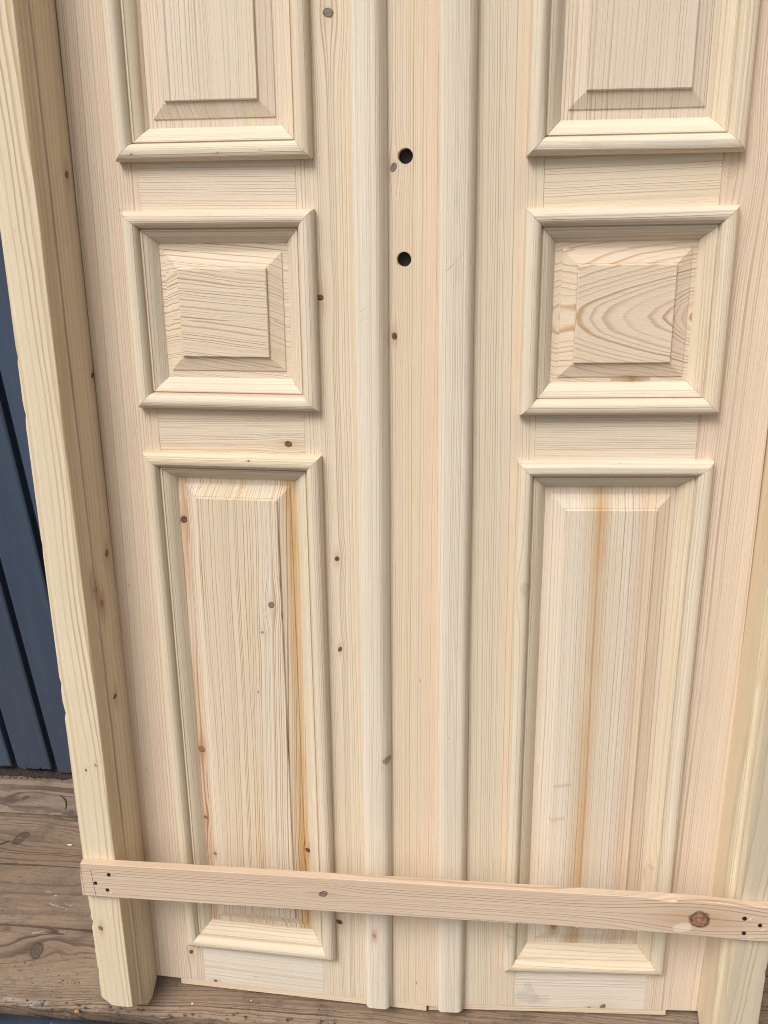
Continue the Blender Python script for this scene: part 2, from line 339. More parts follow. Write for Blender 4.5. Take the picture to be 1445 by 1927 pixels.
# rails run between the stiles
def rails(o, off, x0, x1, side, ms):
    vs = [(0, .0699 + .02), (V3[1] - .02, V2[0] + .02), (V2[1] - .02, V1[0] + .02), (V1[1] - .02, TOP)]
    for (a, b), mt in zip(vs, ms): board('rail', x0 + .00005, x1 - .00005, a, b, mt, o, off)
rails(LL, off, -.4715, -.2975, 'L', [
    wood('pine_rail_a', 'x', 'z', early=WHITE, tint=PALE, ca=-.2, cb=.15, sp=.006, ls=.15, band=.5, warp=.01, knots=((.0022, -.4558, .0025, 'dark'),)),
    wood('pine_rail_b', 'x', 'z', early=CREAM, tint=PALE, ca=.3, cb=.05, sp=.0019, ls=.42, band=.4, tilta=.03, knots=((.7947, -.3168, .0042, 'dark'),)),
    wood('pine_rail_c', 'x', 'z', early=(.74, .64, .50), tint=PINK, ca=1.6, cb=-.05, sp=.0024, ls=.5, band=.3, warp=.003),
    wood('pine_rail_d', 'x', 'z')])
# board with the two lock holes (real holes, each stopped by an added black plug)
def drilled_board(u0, u1, v0, v1, holes, r, mat, parent, off):
    bm = bmesh.new(); y0, y1 = 0., .040; SEG = 40
    zs = [v0]
    def quad(a, b, c, d): bm.faces.new([bm.verts.new(p) for p in (a, b, c, d)])
    for hu, hv in holes: zs += [hv - .02, hv + .02]
    zs.append(v1); zs.sort()
    for i in range(0, len(zs), 2): quad((u0, y0, zs[i]), (u1, y0, zs[i]), (u1, y0, zs[i + 1]), (u0, y0, zs[i + 1]))
    for hu, hv in holes:
        ring = []; rim = []; inn = []
        ez, lo, hi = .02, u0, u1
        angs = sorted(set([2 * math.pi * k / SEG for k in range(SEG)] + [math.atan2(s1 * ez, (hi if s2 > 0 else lo) - hu) % (2 * math.pi) for s1 in (1, -1) for s2 in (1, -1)]))
        for t in angs:
            c_, s_ = math.cos(t), math.sin(t)
            ts = []
            if c_ > 1e-9: ts.append((hi - hu) / c_)
            if c_ < -1e-9: ts.append((lo - hu) / c_)
            if abs(s_) > 1e-9: ts.append(ez / abs(s_))
            q = min(ts); rr = r * (1 + .012 * nz(c_ * 3, s_ * 3, hv * 9))
            ring.append(bm.verts.new((hu + c_ * q, y0, hv + s_ * q)))
            rim.append(bm.verts.new((hu + c_ * (rr + .0004), y0, hv + s_ * (rr + .0004))))
            inn.append((bm.verts.new((hu + c_ * rr, y0 + .0004, hv + s_ * rr)), bm.verts.new((hu + c_ * rr, y0 + .0105, hv + s_ * rr))))
        K = len(ring)
        for j in range(K):
            k = (j + 1) % K
            bm.faces.new((ring[j], ring[k], rim[k], rim[j])); bm.faces.new((rim[j], rim[k], inn[k][0], inn[j][0])); bm.faces.new((inn[j][0], inn[k][0], inn[k][1], inn[j][1]))
    quad((u0, y0, v0), (u0, y0, v1), (u0, y1, v1), (u0, y1, v0)); quad((u1, y0, v0), (u1, y1, v0), (u1, y1, v1), (u1, y0, v1)); quad((u0, y0, v0), (u0, y1, v0), (u1, y1, v0), (u1, y0, v0)); quad((u0, y0, v1), (u1, y0, v1), (u1, y1, v1), (u0, y1, v1))
    bmesh.ops.remove_doubles(bm, verts=bm.verts, dist=1e-6)
    return link('lock_board', bm, mat, parent, off)
HOLES = ((-.1822, 1.1014), (-.1838, .9990))
drilled_board(-.2188, -.1385, 0, TOP, HOLES, .0077,
    wood('pine_lock_board', early=(.74, .60, .45), tint=(.74, .58, .40), ca=-.5, cb=.02, sp=.0026, ls=.42, band=.55, streaks=((-.155, .026, (.74, .555, .40), .8), (-.176, .014, (.74, .64, .40), .5)),
         knots=((-.1945, 1.0906, .0042, 'grey'), (-.1943, .9182, .0036, 'dark')), marks=((-.168, .0352, -.168, .0402, .0012, (.2, .1, .06), .8),)), LL, off)
for hu, hv in HOLES:
    bm = bmesh.new(); bmesh.ops.create_cone(bm, cap_ends=True, segments=24, radius1=.0095, radius2=.0095, depth=.006, matrix=Matrix.Translation((hu, .0138, hv)) @ Matrix.Rotation(R(90), 4, 'X'))
    link('hole_dark_plug', bm, simple('hole_shade_black', (.006, .006, .007), .6), LL, off)  # black plug paints in the darkness deep inside each hole
strip(-.2365, -.2008, LL, off, wood('pine_cover_left', even=.1, early=(.80, .715, .585), tint=(.79, .69, .55), ca=.2, cb=.03, sp=.0022, ls=.22, band=.5, knots=((-.2045, .3947, .0040, 'pin'), (-.2215, .1255, .0026, 'resin')),
      marks=((-.228, .946, -.222, .949, .0007, (.5, .45, .42), .6), (-.229, .936, -.219, .940, .0006, (.5, .45, .42), .5))))
# strips of packing under the leaf
link('bottom_strip', box(-.5090, -.1538, .0012, .030, -.0112, -.0002, .0006), wood('pine_bottom_strip', 'x', 'z', early=(.76, .62, .40), tint=PEACH, sp=.004, ls=.35, tilta=.02), LL, off)

def mould_mats(tag, specs):
    return [wood('pine_moulding_' + tag + sd, 'x' if sd in 'tb' else 'z', 'z' if sd in 'tb' else 'x', **sp_) for sd, sp_ in zip('tblr', specs)]
PG = (.70, .645, .50)  # pale greenish cream seen on several sticks
FL = (-.4345, -.3350)
# top left panel
framed_panel(LL, off, (-.4907, -.2777), V1, (*FL, 1.1595, 1.675), .0165,
    wood('pine_panel_top_left', early=(.735, .625, .50), tint=(.74, .585, .47), ca=-.58, cb=.10, sp=.0032, ls=.5, warp=.012, stave=.062, vary=.4, seed=4.1, streaks=((-.343, .012, (.76, .63, .36), .5),)),
    mould_mats('tl_', [dict(), dict(early=(.745, .64, .49), tint=PG, ls=.45, ca=.1, cb=.02, sp=.0024, knots=((1.107, -.4705, .0013, 'pin'), (1.107, -.376, .0011, 'pin')), warp=.01), dict(early=(.74, .66, .52), tint=PG, ls=.5, ca=-.52, cb=.03, sp=.0035, streaks=((-.463, .012, (.70, .54, .27), .5),)), dict(early=CREAM, tint=YEL, ls=.3, ca=-.2, cb=.04, sp=.002)]))
# square left panel, horizontal grain in three glued staves
framed_panel(LL, off, (-.4907, -.2777), V2, (-.4345, -.3345, .8942, .9902), .0165,
    wood('pine_panel_square_left', 'x', 'z', early=(.74, .62, .475), tint=(.75, .65, .53), ca=1.04, cb=.10, sp=.0026, ls=.85, warp=.022, stave=.0525, vary=.35, seed=12.3, tilta=-.10, late=(.48, .31, .16)),
    mould_mats('sl_', [dict(early=(.745, .63, .49), tint=PINK, ls=.34, ca=.2, sp=.0022), dict(early=(.745, .625, .50), tint=PINK, ls=.35, ca=.2, sp=.003, warp=.01), dict(early=(.72, .66, .52), tint=YEL, ls=.15, ca=-.7, sp=.004, streaks=((-.470, .006, (.62, .42, .25), .6),)), dict(early=(.745, .65, .51), tint=CREAM, ls=.4, ca=-.1, sp=.002)]),
    'square raised panel with straight horizontal grain in glued staves')
# tall left panel
framed_panel(LL, off, (-.4907, -.2777), V3, (-.4325, -.3340, .1270, .7262), .0150,
    wood('pine_panel_tall_left', early=(.745, .64, .49), tint=(.74, .60, .46), ca=-.50, cb=.09, sp=.0027, ls=.95, warp=.012, stave=.054, vary=.5, seed=7.7, tilta=.012, late=(.45, .28, .13),
         knots=((-.3459, .5931, .0044, 'grey'), (-.4527, .6955, .0052, 'dark'), (-.4528, .377, .0050, 'red'), (-.4546, .2717, .0038, 'red'), (-.4443, .2163, .0030, 'red'), (-.3148, .2335, .0038, 'dark'), (-.3685, .4730, .0012, 'dark'), (-.359, .556, .0022, 'pin')),
         streaks=((-.452, .013, (.60, .38, .24), 1.2), (-.3185, .014, (.60, .38, .17), 1.6), (-.372, .012, (.68, .51, .32), .9))),
    mould_mats('bl_', [dict(early=(.745, .65, .49), tint=YEL, ls=.42, ca=.4, sp=.0022, knots=((.777, -.361, .0011, 'dark'),)), dict(early=(.75, .65, .49), tint=CREAM, ls=.45, ca=.5, sp=.0026), dict(early=(.71, .63, .455), tint=(.69, .57, .40), ls=.4, ca=-.6, sp=.0024), dict(early=(.745, .65, .49), tint=(.74, .58, .42), ls=.28, ca=.0, sp=.0022)]),
    'tall raised panel with a row of brown knots down its left border')

# ------------------------------------------------------------------ RIGHT LEAF
MR = leaf_matrix(.047993, .006190, -.007318, -.005319, .19)
base2 = Vector((.03, 0, 0)); off2 = -base2
RL = thing('door_leaf', MR @ Matrix.Translation(base2), 'right leaf of the bare pine double door, with flame grain in its square panel', 'door', 'leaves of the double door')
board('stile', -.1300, -.0371, 0, TOP, wood('pine_stile_meeting', early=(.725, .635, .475), tint=(.74, .60, .43), ca=-.45, cb=.0, sp=.0028, ls=.5, band=.4, streaks=((-.060, .018, (.73, .53, .39), .7),)), RL, off2)
board('stile', .1404, .2155, 0, TOP, wood('pine_stile_right', early=(.725, .59, .46), tint=(.72, .54, .41), ca=.55, cb=.05, sp=.0030, ls=.5, band=.6, tilta=.02, warp=.012, knots=((.1490, 1.0838, .0085, 'swirl'),)), RL, off2)
rails(RL, off2, -.0370, .1403, 'R', [
    wood('pine_rail_e', 'x', 'z', early=WHITE, tint=PALE, ca=-.2, cb=.15, sp=.006, ls=.12, band=.5, warp=.01, knots=((.003, .0845, .0048, 'grey'), (.0, .066, .0025, 'red')),
         marks=((.018, -.026, .014, -.012, .016, (.42, .37, .31), .35), (.014, -.008, .012, .004, .012, (.42, .37, .31), .22), (.036, -.02, .03, -.016, .010, (.45, .4, .33), .3))),
    wood('pine_rail_f', 'x', 'z', early=(.735, .63, .49), tint=PALE, ca=1.3, cb=.05, sp=.0021, ls=.5, band=.4, warp=.004),
    wood('pine_rail_g', 'x', 'z', early=(.745, .625, .46), tint=PALE, ca=1.3, cb=.1, sp=.0034, ls=.36, band=.3, warp=.018, tilta=.03),
    wood('pine_rail_h', 'x', 'z')])
strip(-.1448, -.1068, RL, off2, wood('pine_cover_right', even=.1, early=(.80, .705, .57), tint=(.795, .71, .59), ca=.1, cb=.02, sp=.0018, ls=.3, band=.6,
      marks=((-.137, .990, -.129, .9965, .0011, (.62, .30, .22), .45), (-.129, .9965, -.120, 1.006, .0008, (.62, .38, .30), .4))), jog=4)
link('bottom_strip', box(-.1560, -.1085, .0010, .030, -.0135, -.0002, .0006), wood('pine_bottom_strip_b', 'x', 'z', early=(.72, .50, .31), tint=PEACH, sp=.004, ls=.35), RL, off2)
link('bottom_strip', box(-.1080, .1712, .0012, .030, -.0105, -.0002, .0006), wood('pine_bottom_strip_c', 'x', 'z', early=(.76, .62, .40), tint=PEACH, sp=.004, ls=.35, tilta=.02), RL, off2)
UR = (-.0559, .1592)
framed_panel(RL, off2, UR, V1, (.0020, .1035, 1.1605, 1.675), .0165,
    wood('pine_panel_top_right', early=(.735, .625, .48), tint=(.73, .60, .50), ca=-.18, cb=.045, sp=.0040, ls=.48, warp=.016, stave=.075, vary=.3, seed=21.1),
    mould_mats('tr_', [dict(), dict(early=(.74, .64, .50), tint=PG, ls=.28, ca=.9, cb=.06, sp=.006, warp=.02, marks=((1.112, .0, 1.106, .014, .006, (.63, .49, .34), .35), (1.111, .06, 1.109, .12, .006, (.60, .585, .52), .4))), dict(early=(.74, .66, .52), tint=CREAM, ls=.4, ca=-.09, cb=.05, sp=.004, warp=.014), dict(early=(.755, .66, .49), tint=YEL, ls=.35, ca=-.3, sp=.0028)]))
framed_panel(RL, off2, UR, V2, (.0020, .1035, .8912, .9930), .0162,
    wood('pine_panel_square_right', 'x', 'z', early=(.735, .60, .45), tint=(.74, .58, .43), ca=.938, cb=.052, sp=.0043, ls=.78, warp=.032, tiltb=-.27, seed=31.9, late=(.50, .30, .145), knots=((.8712, .0667, .0030, 'resin'),),
         marks=((.871, .045, .872, .085, .003, (.38, .22, .12), .5),)),
    mould_mats('sr_', [dict(early=(.745, .66, .53), tint=PALE, ls=.32, ca=.4, cb=.05, sp=.0032, warp=.016), dict(early=(.74, .645, .50), tint=PALE, ls=.4, ca=.4, sp=.0026), dict(early=(.745, .665, .52), tint=CREAM, ls=.2, ca=-.4, sp=.003), dict(early=(.755, .65, .48), tint=YEL, ls=.36, ca=-.3, sp=.0024)]),
    'square raised panel with a wide flame of grain pointing left')
framed_panel(RL, off2, UR, V3, (.0010, .1030, .1275, .7235), .0160,
    wood('pine_panel_tall_right', early=(.735, .64, .50), tint=(.71, .565, .44), ca=-.22, cb=.03, sp=.0036, ls=.6, warp=.007, stave=.034, vary=.8, seed=18.4, late=(.46, .27, .12), band=.6,
         streaks=((.040, .014, (.61, .41, .23), 1.5), (.060, .014, (.70, .56, .37), .9), (.088, .020, (.66, .50, .36), 1.1), (.006, .012, (.69, .54, .38), .8), (.014, .018, (.75, .64, .50), .7)),
         knots=((.0112, .1387, .0045, 'resin'),), marks=((.004, .3575, .022, .3605, .0045, (.62, .38, .24), .45), (.0, .3070, .016, .3095, .0045, (.62, .38, .24), .4))),
    mould_mats('br_', [dict(early=(.74, .665, .53), tint=PALE, ls=.25, ca=.5, sp=.004), dict(early=(.75, .63, .46), tint=PEACH, ls=.3, ca=.3, sp=.004, warp=.02), dict(early=(.735, .65, .485), tint=YEL, ls=.3, ca=-.5, sp=.003, knots=((-.0437, .6319, .0065, 'swirl'), (-.0480, .1327, .0055, 'swirl'))),
                      dict(early=(.75, .645, .475), tint=(.745, .66, .53), ls=.38, ca=-.2, cb=.03, sp=.0032, warp=.012, knots=((.1225, .2204, .0040, 'red'), (.1330, .2371, .0040, 'swirl')), streaks=((.134, .005, (.72, .50, .24), .5),))]),
    'tall raised panel with orange and yellow stripes of grain')

# ------------------------------------------------------------------ DOOR FRAME
FR = thing('door_frame', TILT @ Matrix.Translation((-.165, 0, -.02)), 'thick pine frame with two jambs round the leaning double door', 'door frame')
foff = Vector((.165, 0, .02))
D = .0623
def jamb(side):
    # outline in (u, n), from the rebate round the back, the outer side, the front face and down the moulded inner face; left jamb
    P0 = [(-.5446, -.010), (-.5500, -.0102), (-.5500, -.043), (-.5989, -.043), (-.5989, D - .0012), (-.5984, D - .0004), (-.5975, D), (-.585, D), (-.57, D), (-.5564, D), (-.5556, D - .0006), (-.5553, D - .002), (-.5543, .0560), (-.5538, .0500), (-.5530, .0462), (-.5512, .0440), (-.5502, .0430), (-.5500, .0418), (-.5508, .0408), (-.5528, .0398),
          (-.5530, .0386), (-.5508, .0378), (-.5500, .0370), (-.5490, .030), (-.5470, .015)]
    rows = []; ns = 230; H = 1.88
    def bot(i, u, n_):
        # the foot is sawn crooked and its corners are knocked off
        if n_ < -.005: return .004
        z = [(-.02, .002), (0, -.004), (.008, -.017), (.018, -.0235), (.028, -.020), (.042, -.004), (.0623, .011)]
        for (n0, z0), (n1, z1) in zip(z, z[1:]):
            if n_ <= n1 + 1e-6:
                q = z0 + (z1 - z0) * max(0, (n_ - n0) / (n1 - n0)); break
        else: q = .011
        q += .017 * max(0, (-.574 - u) / .0249) ** 3
        return q + .0015 * nz(u * 200, n_ * 160, 3)
    for k in range(ns + 1):
        row = []
        for i, (u, n_) in enumerate(P0):
            z = bot(i, u, n_) if k == 0 else .03 + (H - .03) * ((k - 1) / (ns - 1))
            uu, nn = u, n_
            if i in (4, 5, 6):      # the outer arris is rough: bark chips and splinters
                chip = max(0, nz(z * 46, 1.3, 7 if side < 0 else 2) - .42) * .005 + .0004 * nz(z * 120, 5, i)
                if .06 < z < .22 and side < 0: chip += max(0, nz(z * 90, 2.2, 3)) * .0045
                uu += max(-.0006, chip); 
            if i in (9, 10): uu += .0005 * nz(z * 14, 3, side)
            uu += .0006 * nz(z * 3, 9, side)
            if i in (14, 15, 16, 17, 18, 19): uu += .0005 * nz(z * 20, i, side)
            row.append((uu if side < 0 else -.3287 - uu, -nn, z))
        rows.append(row)
    return loft(rows)
jl = wood('pine_jamb_left', early=(.76, .645, .44), tint=(.74, .63, .45), ca=-.50, cb=.03, sp=.0046, ls=.62, warp=.018, tilta=-.02, band=.5, late=(.50, .33, .15), knots=((-.5864, .142, .0038, 'red'), (-.566, .394, .0018, 'pin'), (-.5793, .3864, .0014, 'dark')))
J1 = link('jamb', jamb(-1), jl, FR, foff, smooth=35, label='left jamb with a chipped outer edge and crooked sawn foot')
# the moulded inner face has its own warmer colour and wider rings, with its knots on the y/z plane
J1.data.materials.append(wood('pine_jamb_left_inner', face='y', even=0., early=(.81, .67, .48), tint=(.78, .62, .43), ca=.2, cb=-.60, sp=.0075, ls=.4, warp=.03, band=.9, late=(.42, .26, .12),
    knots=((-.0063, .6562, .0052, 'red'), (-.0041, 1.0888, .0048, 'red'), (-.0240, .4705, .0045, 'dark'), (.0055, .8714, .0040, 'dark'), (-.030, .60, .0050, 'resin'), (-.040, .622, .0045, 'resin'), (-.039, .52, .003, 'swirl')),
    streaks=((-.052, .016, (.63, .51, .36), 1.), (-.0398, .0035, (.40, .28, .17), 1.1), (-.0335, .003, (.64, .50, .35), .8))))
J2 = link('jamb', jamb(1), wood('pine_jamb_right', even=.05, early=(.63, .54, .40), tint=(.57, .485, .365), ca=.18, cb=.03, sp=.0052, ls=.55, warp=.02, tilta=.06, band=.6, late=(.36, .25, .15), knots=((.2495, .4832, .0028, 'dark'),)), FR, foff, smooth=35, label='right jamb with greyer front face')
J2.data.materials.append(wood('pine_jamb_right_inner', face='y', even=.2, early=(.79, .68, .48), tint=(.78, .62, .43), ca=.2, cb=.6, sp=.007, ls=.35, warp=.03, band=.8, late=(.60, .42, .20)))
for j, s_ in ((J1, -1), (J2, 1)):
    for f in j.data.polygons:
        if abs(f.normal.x) > .35 and (f.normal.x * s_ < 0) and f.center.y < .011 and f.center.y > -D + .0005: f.material_index = 1
link('head', box(-.5480, .2193, -D, .043, TOP + .001, 1.88, .0006), wood('pine_head', 'x', 'z'), FR, foff)

# ------------------------------------------------------------------ BRACE BOARD
BR = thing('brace_board', TILT @ Matrix.Translation((-.165, -D, .23)), 'thin pinkish pine board nailed across the foot of the door frame', 'board')
boff = Vector((.165, D, -.23))
TB = .0112; BV0, BV1 = .2035, .2543
def brace():
    rows = []; u0, u1 = -.5995, .2760; ns = 240
    for k in range(ns + 1):
        u = u0 + (u1 - u0) * k / ns
        e0 = .0006 * nz(u * 30, 1, 0) + .0004 * nz(u * 110, 3, 0); e1 = .00035 * nz(u * 24, 8, 0)
        dv = -.0065 * max(0, min(1, (u - .14) / .09)) ** 1.5 * .6
        bump_ = -.0016 * math.exp(-((u + .283) / .03) ** 2) * 0
        b0, b1 = BV0 + e0, BV1 + e1 + dv
        b0 += dv * .9
        f1 = .0007
        # torn splinter in the upper arris left of the big knot
        tear = .0045 * max(0, 1 - abs(u - .145) / .030) if u < .150 else 0
        nA, nB = D + .0003, D + TB
        row = [(u, -nA, b0 + .0004), (u, -nA, b1 - .0003), (u, -(nA + .0004), b1), (u, -(nB - f1 - tear), b1 - tear * .25), (u, -nB, b1 - f1 - tear * .9), (u, -(nB + .0), (b0 + b1) / 2), (u, -nB, b0 + f1), (u, -(nB - f1), b0)]
        if k == 0: row = [(x + (.0022 if i in (3, 4, 1, 2) else 0), y, z) for i, (x, y, z) in enumerate(row)]
        rows.append(row)
    return loft(rows)
bm_ = brace()
link('plank', bm_, wood('pine_brace', 'x', 'z', even=.0, early=(.655, .515, .385), tint=(.63, .475, .345), ca=.60, cb=.02, sp=.0040, ls=.62, warp=.006, band=.5, late=(.40, .235, .145),
    knots=((.2300, -.2813, .0053, 'grey'), (.2265, .1795, .0125, 'red')),
    marks=((.2045, -.5815, .2450, -.5845, .0007, (.10, .09, .10), .85), (.205, -.5965, .253, -.5975, .0007, (.16, .14, .14), .6), (.2120, .1560, .2150, .1650, .0110, (.76, .67, .55), .7)), rough=.68), BR, boff, smooth=30)
nailm = simple('nail_iron', (.035, .033, .04), .45, .6, .6, 400, (.09, .06, .05))
for (nu, nv, rr) in ((-.5606, .2395, .0027), (-.5800, .2252, .0025), (-.5650, .2155, .0025), (.2315, .2325, .0029), (.2505, .2238, .0026), (.2330, .2110, .0027)):
    bm = bmesh.new(); bmesh.ops.create_cone(bm, cap_ends=True, segments=18, radius1=rr, radius2=rr * .9, depth=.0012, matrix=Matrix.Translation((nu, -(D + TB + .0002), nv)) @ Matrix.Rotation(R(90), 4, 'X') @ Matrix.Rotation(R(4), 4, 'Y'))
    link('nail', bm, nailm, BR, boff)
# splinters standing off the board
def splinter(p0, p1, r, name, parent, off_, mat, bend=.002):
    rows = []
    p0, p1 = Vector(p0), Vector(p1); d_ = (p1 - p0); a_ = d_.orthogonal().normalized(); b_ = d_.cross(a_).normalized()
    for k in range(9):
        t = k / 8; c_ = p0 + d_ * t + a_ * bend * math.sin(t * math.pi); q = r * (1 - t * .8) * (.8 + .3 * math.sin(k * 2.1))
        rows.append([c_ + a_ * q * math.cos(x) + b_ * q * .55 * math.sin(x) for x in (0, 1.26, 2.51, 3.77, 5.03)])
    return link(name, loft(rows), mat, parent, off_)
chipm = wood('pine_splinter', 'x', 'z', early=(.78, .66, .46), tint=(.78, .66, .48), ls=.2)
splinter((.0680, -D - TB + .002, .2500), (.0800, -D - TB - .004, .2615), .0008, 'splinter', BR, boff, chipm)
splinter((.0880, -D - TB, .2462), (.0905, -D - TB - .0022, .2440), .0007, 'splinter', BR, boff, chipm)
for (a_, b_) in ((-.5560, .2405), (-.5760, .2215), (-.5590, .2120), (.2400, .2345), (.2560, .2190), (.2420, .2060)):
    splinter((a_ - .003, -D - TB, b_ - .0032), (a_ + .003, -D - TB - .0012, b_ + .001), .0007, 'splinter', BR, boff, chipm, .0004)
for k in range(16):
    u = random.uniform(-.59, .2); 
    splinter((u, -D - TB + .001, BV0 + .001), (u + random.uniform(-.006, .006), -D - TB - .0006, BV0 - random.uniform(.0005, .002)), .00035, 'splinter', BR, boff, chipm, .0004)

rs = random.Random(9)
for (hu, hv) in HOLES:          # torn fibres round the drilled rims
    for k in range(9):
        t = rs.uniform(3.6, 5.8) if k < 6 else rs.uniform(0, 6.28); q = .0078
        p0 = (hu + q * math.cos(t), -.0002, hv + q * math.sin(t))
        splinter(p0, (p0[0] + rs.uniform(-.0012, .0012), -.0012, p0[2] + rs.uniform(-.0022, .0010)), rs.uniform(.0002, .0004), 'splinter', LL, off, chipm, .0004)
for root, pts in ((LL, ((-.4900, 1.0503), (-.2790, 1.0500), (-.4700, .0755), (-.4885, .8365), (-.2800, .1010), (-.4680, 1.1330))), (RL, ((-.0555, .7830), (.1570, .7835), (-.0310, .0985), (.1300, .8690), (-.0330, .8680), (-.0540, 1.1010)))):
    pan = [c for c in root.children if c.name.startswith('panel')]
    for (u, v) in pts:
        tgt = min(pan, key=lambda q: abs(sum(w_.co.z for w_ in q.data.vertices) / len(q.data.vertices) - v))
        for k in range(3):
            x, zz = u + rs.uniform(-.003, .003), v + rs.uniform(-.0015, .0015)
            splinter((x, -.009, zz), (x + rs.uniform(-.004, .004), -.0155, zz + rs.uniform(-.001, .004)), rs.uniform(.0002, .0004), 'splinter', tgt, (0, 0, 0), chipm, .0008)

# ------------------------------------------------------------------ DECK (setting)
DZ = -.024
dk = thing('deck', Matrix.Translation((0, .12, DZ)), kind='structure')
doff = Vector((0, -.12, 0))
GREYW = (.235, .172, .125)
def plank_bm(x0, x1, y0, y1, seed, front=False):
    rows = []; ns = 260; ny = 9
    for k in range(ns + 1):
        x = x0 + (x1 - x0) * k / ns; row = []
        for j in range(ny + 1):
            y = y0 + (y1 - y0) * j / ny
            ed = 0
            if j in (0, ny): ed = -.0022
            z = ed + .0007 * nz(x * 9, y * 22, seed) + .0006 * nz(x * 30, y * 160, seed + 3)
            yy = y + (.0009 * nz(x * 14, j, seed) if j in (0, ny) else 0)
            if front and j == 0: yy += .003 * nz(x * 60, 2, seed) + max(0, nz(x * 25, 9, seed)) * .006; z -= .002
            row.append((x, yy, z))
        row += [(x, y1, -.03), (x, y0, -.03)]
        rows.append(row)
    return loft(rows)
def deckwood(nm, **k):
    a = dict(early=GREYW, tint=(.285, .205, .145), late=(.085, .058, .044), sp=.0036, ls=.85, warp=.022, band=.8, even=0., bump=1., rough=.85, dirt=.55); a.update(k)
    return wood(nm, 'x', 'y', **a)
# planks from the wall out to the front edge
specs = [(.2025, .3085, deckwood('deck_plank_a', ca=.29, cb=-.07, warp=.05, knots=((.2535, -.872, .0150, 'deck'), (.335, -.70, .006, 'deck'),), early=(.235, .158, .106))),
         (.0885, .2005, deckwood('deck_plank_b', ca=.2, cb=-.12, early=(.23, .158, .11), sp=.006, ls=.5, marks=((.128, -.765, .121, -.735, .0016, (.6, .6, .6), .7), (.131, -.742, .127, -.728, .0022, (.6, .6, .6), .6), (.150, -.78, .150, -.772, .002, (.6, .6, .6), .5)))),
         (-.0400, .0865, deckwood('deck_plank_c', ca=.06, cb=-.05, warp=.06, knots=((.0460, -.7500, .0140, 'deck'),), early=(.285, .198, .136), tint=(.32, .24, .17), late=(.10, .068, .05), marks=((.0755, -.7700, .0800, -.7550, .0020, (.75, .75, .74), .9), (-.030, -.765, -.034, -.70, .004, (.42, .40, .40), .5))))]
for i, (y0, y1, mt) in enumerate(specs):
    link('plank', plank_bm(-1.9, 1.5, y0 + .0007, y1 - .0007, i * 3.3, i == 2), mt, dk, doff)
mt = deckwood('deck_plank_d', ca=.35, cb=-.2, early=(.26, .20, .15), knots=((.344, -.905, .006, 'deck'),))
for i, (y0, y1) in enumerate(((.3105, .4215), (.4235, .535))): link('plank', plank_bm(-1.9, 1.5, y0, y1, 20 + i), mt, dk, doff)

# painted steel edge along the front of the deck
def edge_rows():
    rows = []
    for k in range(301):
        x = -1.9 + 3.4 * k / 300; row = []
        for (y, z) in ((-.0475, -.034), (-.0475, -.013), (-.0490, -.0098), (-.054, -.0072), (-.062, -.0062), (-.074, -.0066), (-.086, -.0095), (-.096, -.0155), (-.1015, -.024), (-.1035, -.034), (-.1035, -.10), (-.0475, -.10)):
            row.append((x, y + .0006 * nz(x * 12, y * 40, 4), z + .0009 * nz(x * 16, y * 50, 1)))
        rows.append(row)
    return rows
def paint_mat(name, base_, rust=.6, bump=.4):
    m_ = bpy.data.materials.new(name); m_.use_nodes = True; n = N(m_.node_tree); bs = n.n['Principled BSDF']
    tc = n.new('ShaderNodeTexCoord'); o = tc.outputs['Object']
    n1 = n.noise(o, scale=24, detail=6, rough=.65); n2 = n.noise(o, scale=55, detail=5, rough=.7); n3 = n.noise(o, scale=230, detail=3)
    c = n.mix(n.ss(n1, .35, .7), base_, tuple(q * 1.7 for q in base_))
    f = n.ss(n2, .60, .67, 0., rust)
    c = n.mix(f, c, (.14, .085, .045)); c = n.mix(n.m('MULTIPLY', n.ss(n1, .64, .68, 0., rust), .8), c, (.34, .34, .33))
    vo = n.new('ShaderNodeTexVoronoi'); n.put(vo.inputs['Vector'], o); vo.inputs['Scale'].default_value = 30
    rv = n.sep(vo.outputs['Color']); c = n.mix(n.m('MULTIPLY', n.ss(vo.outputs['Distance'], .05, .12, 1., 0.), n.ss(rv[0], .82, .84, 0., .8)), c, (.28, .26, .23))
    n.put(bs.inputs['Base Color'], c); n.put(bs.inputs['Roughness'], n.m('MULTIPLY_ADD', n1, .3, .3))
    bp = n.new('ShaderNodeBump'); bp.inputs['Strength'].default_value = bump; bp.inputs['Distance'].default_value = .001
    n.put(bp.inputs['Height'], n.m('ADD', n.m('MULTIPLY', n3, .3), n.m('ADD', n1, n.m('MULTIPLY', f, 1.)))); n.l.new(bp.outputs[0], bs.inputs['Normal'])
    return m_
er = link('edge_beam', loft(edge_rows()), paint_mat('worn_blue_steel', (.022, .032, .055)), None, None, smooth=40)
er.location = (0, 0, DZ); er['label'] = 'dark blue steel edge with flaking paint along the front of the deck'; er['category'] = 'beam'

# ground far below the deck
bm = bmesh.new(); bmesh.ops.create_grid(bm, x_segments=2, y_segments=2, size=60)
gm = simple('ground_gravel', (.12, .108, .095), .9, 0, .7, 3, (.08, .072, .063))
gr = link('ground', bm, gm, None, (0, 0, -.24), kind='structure')

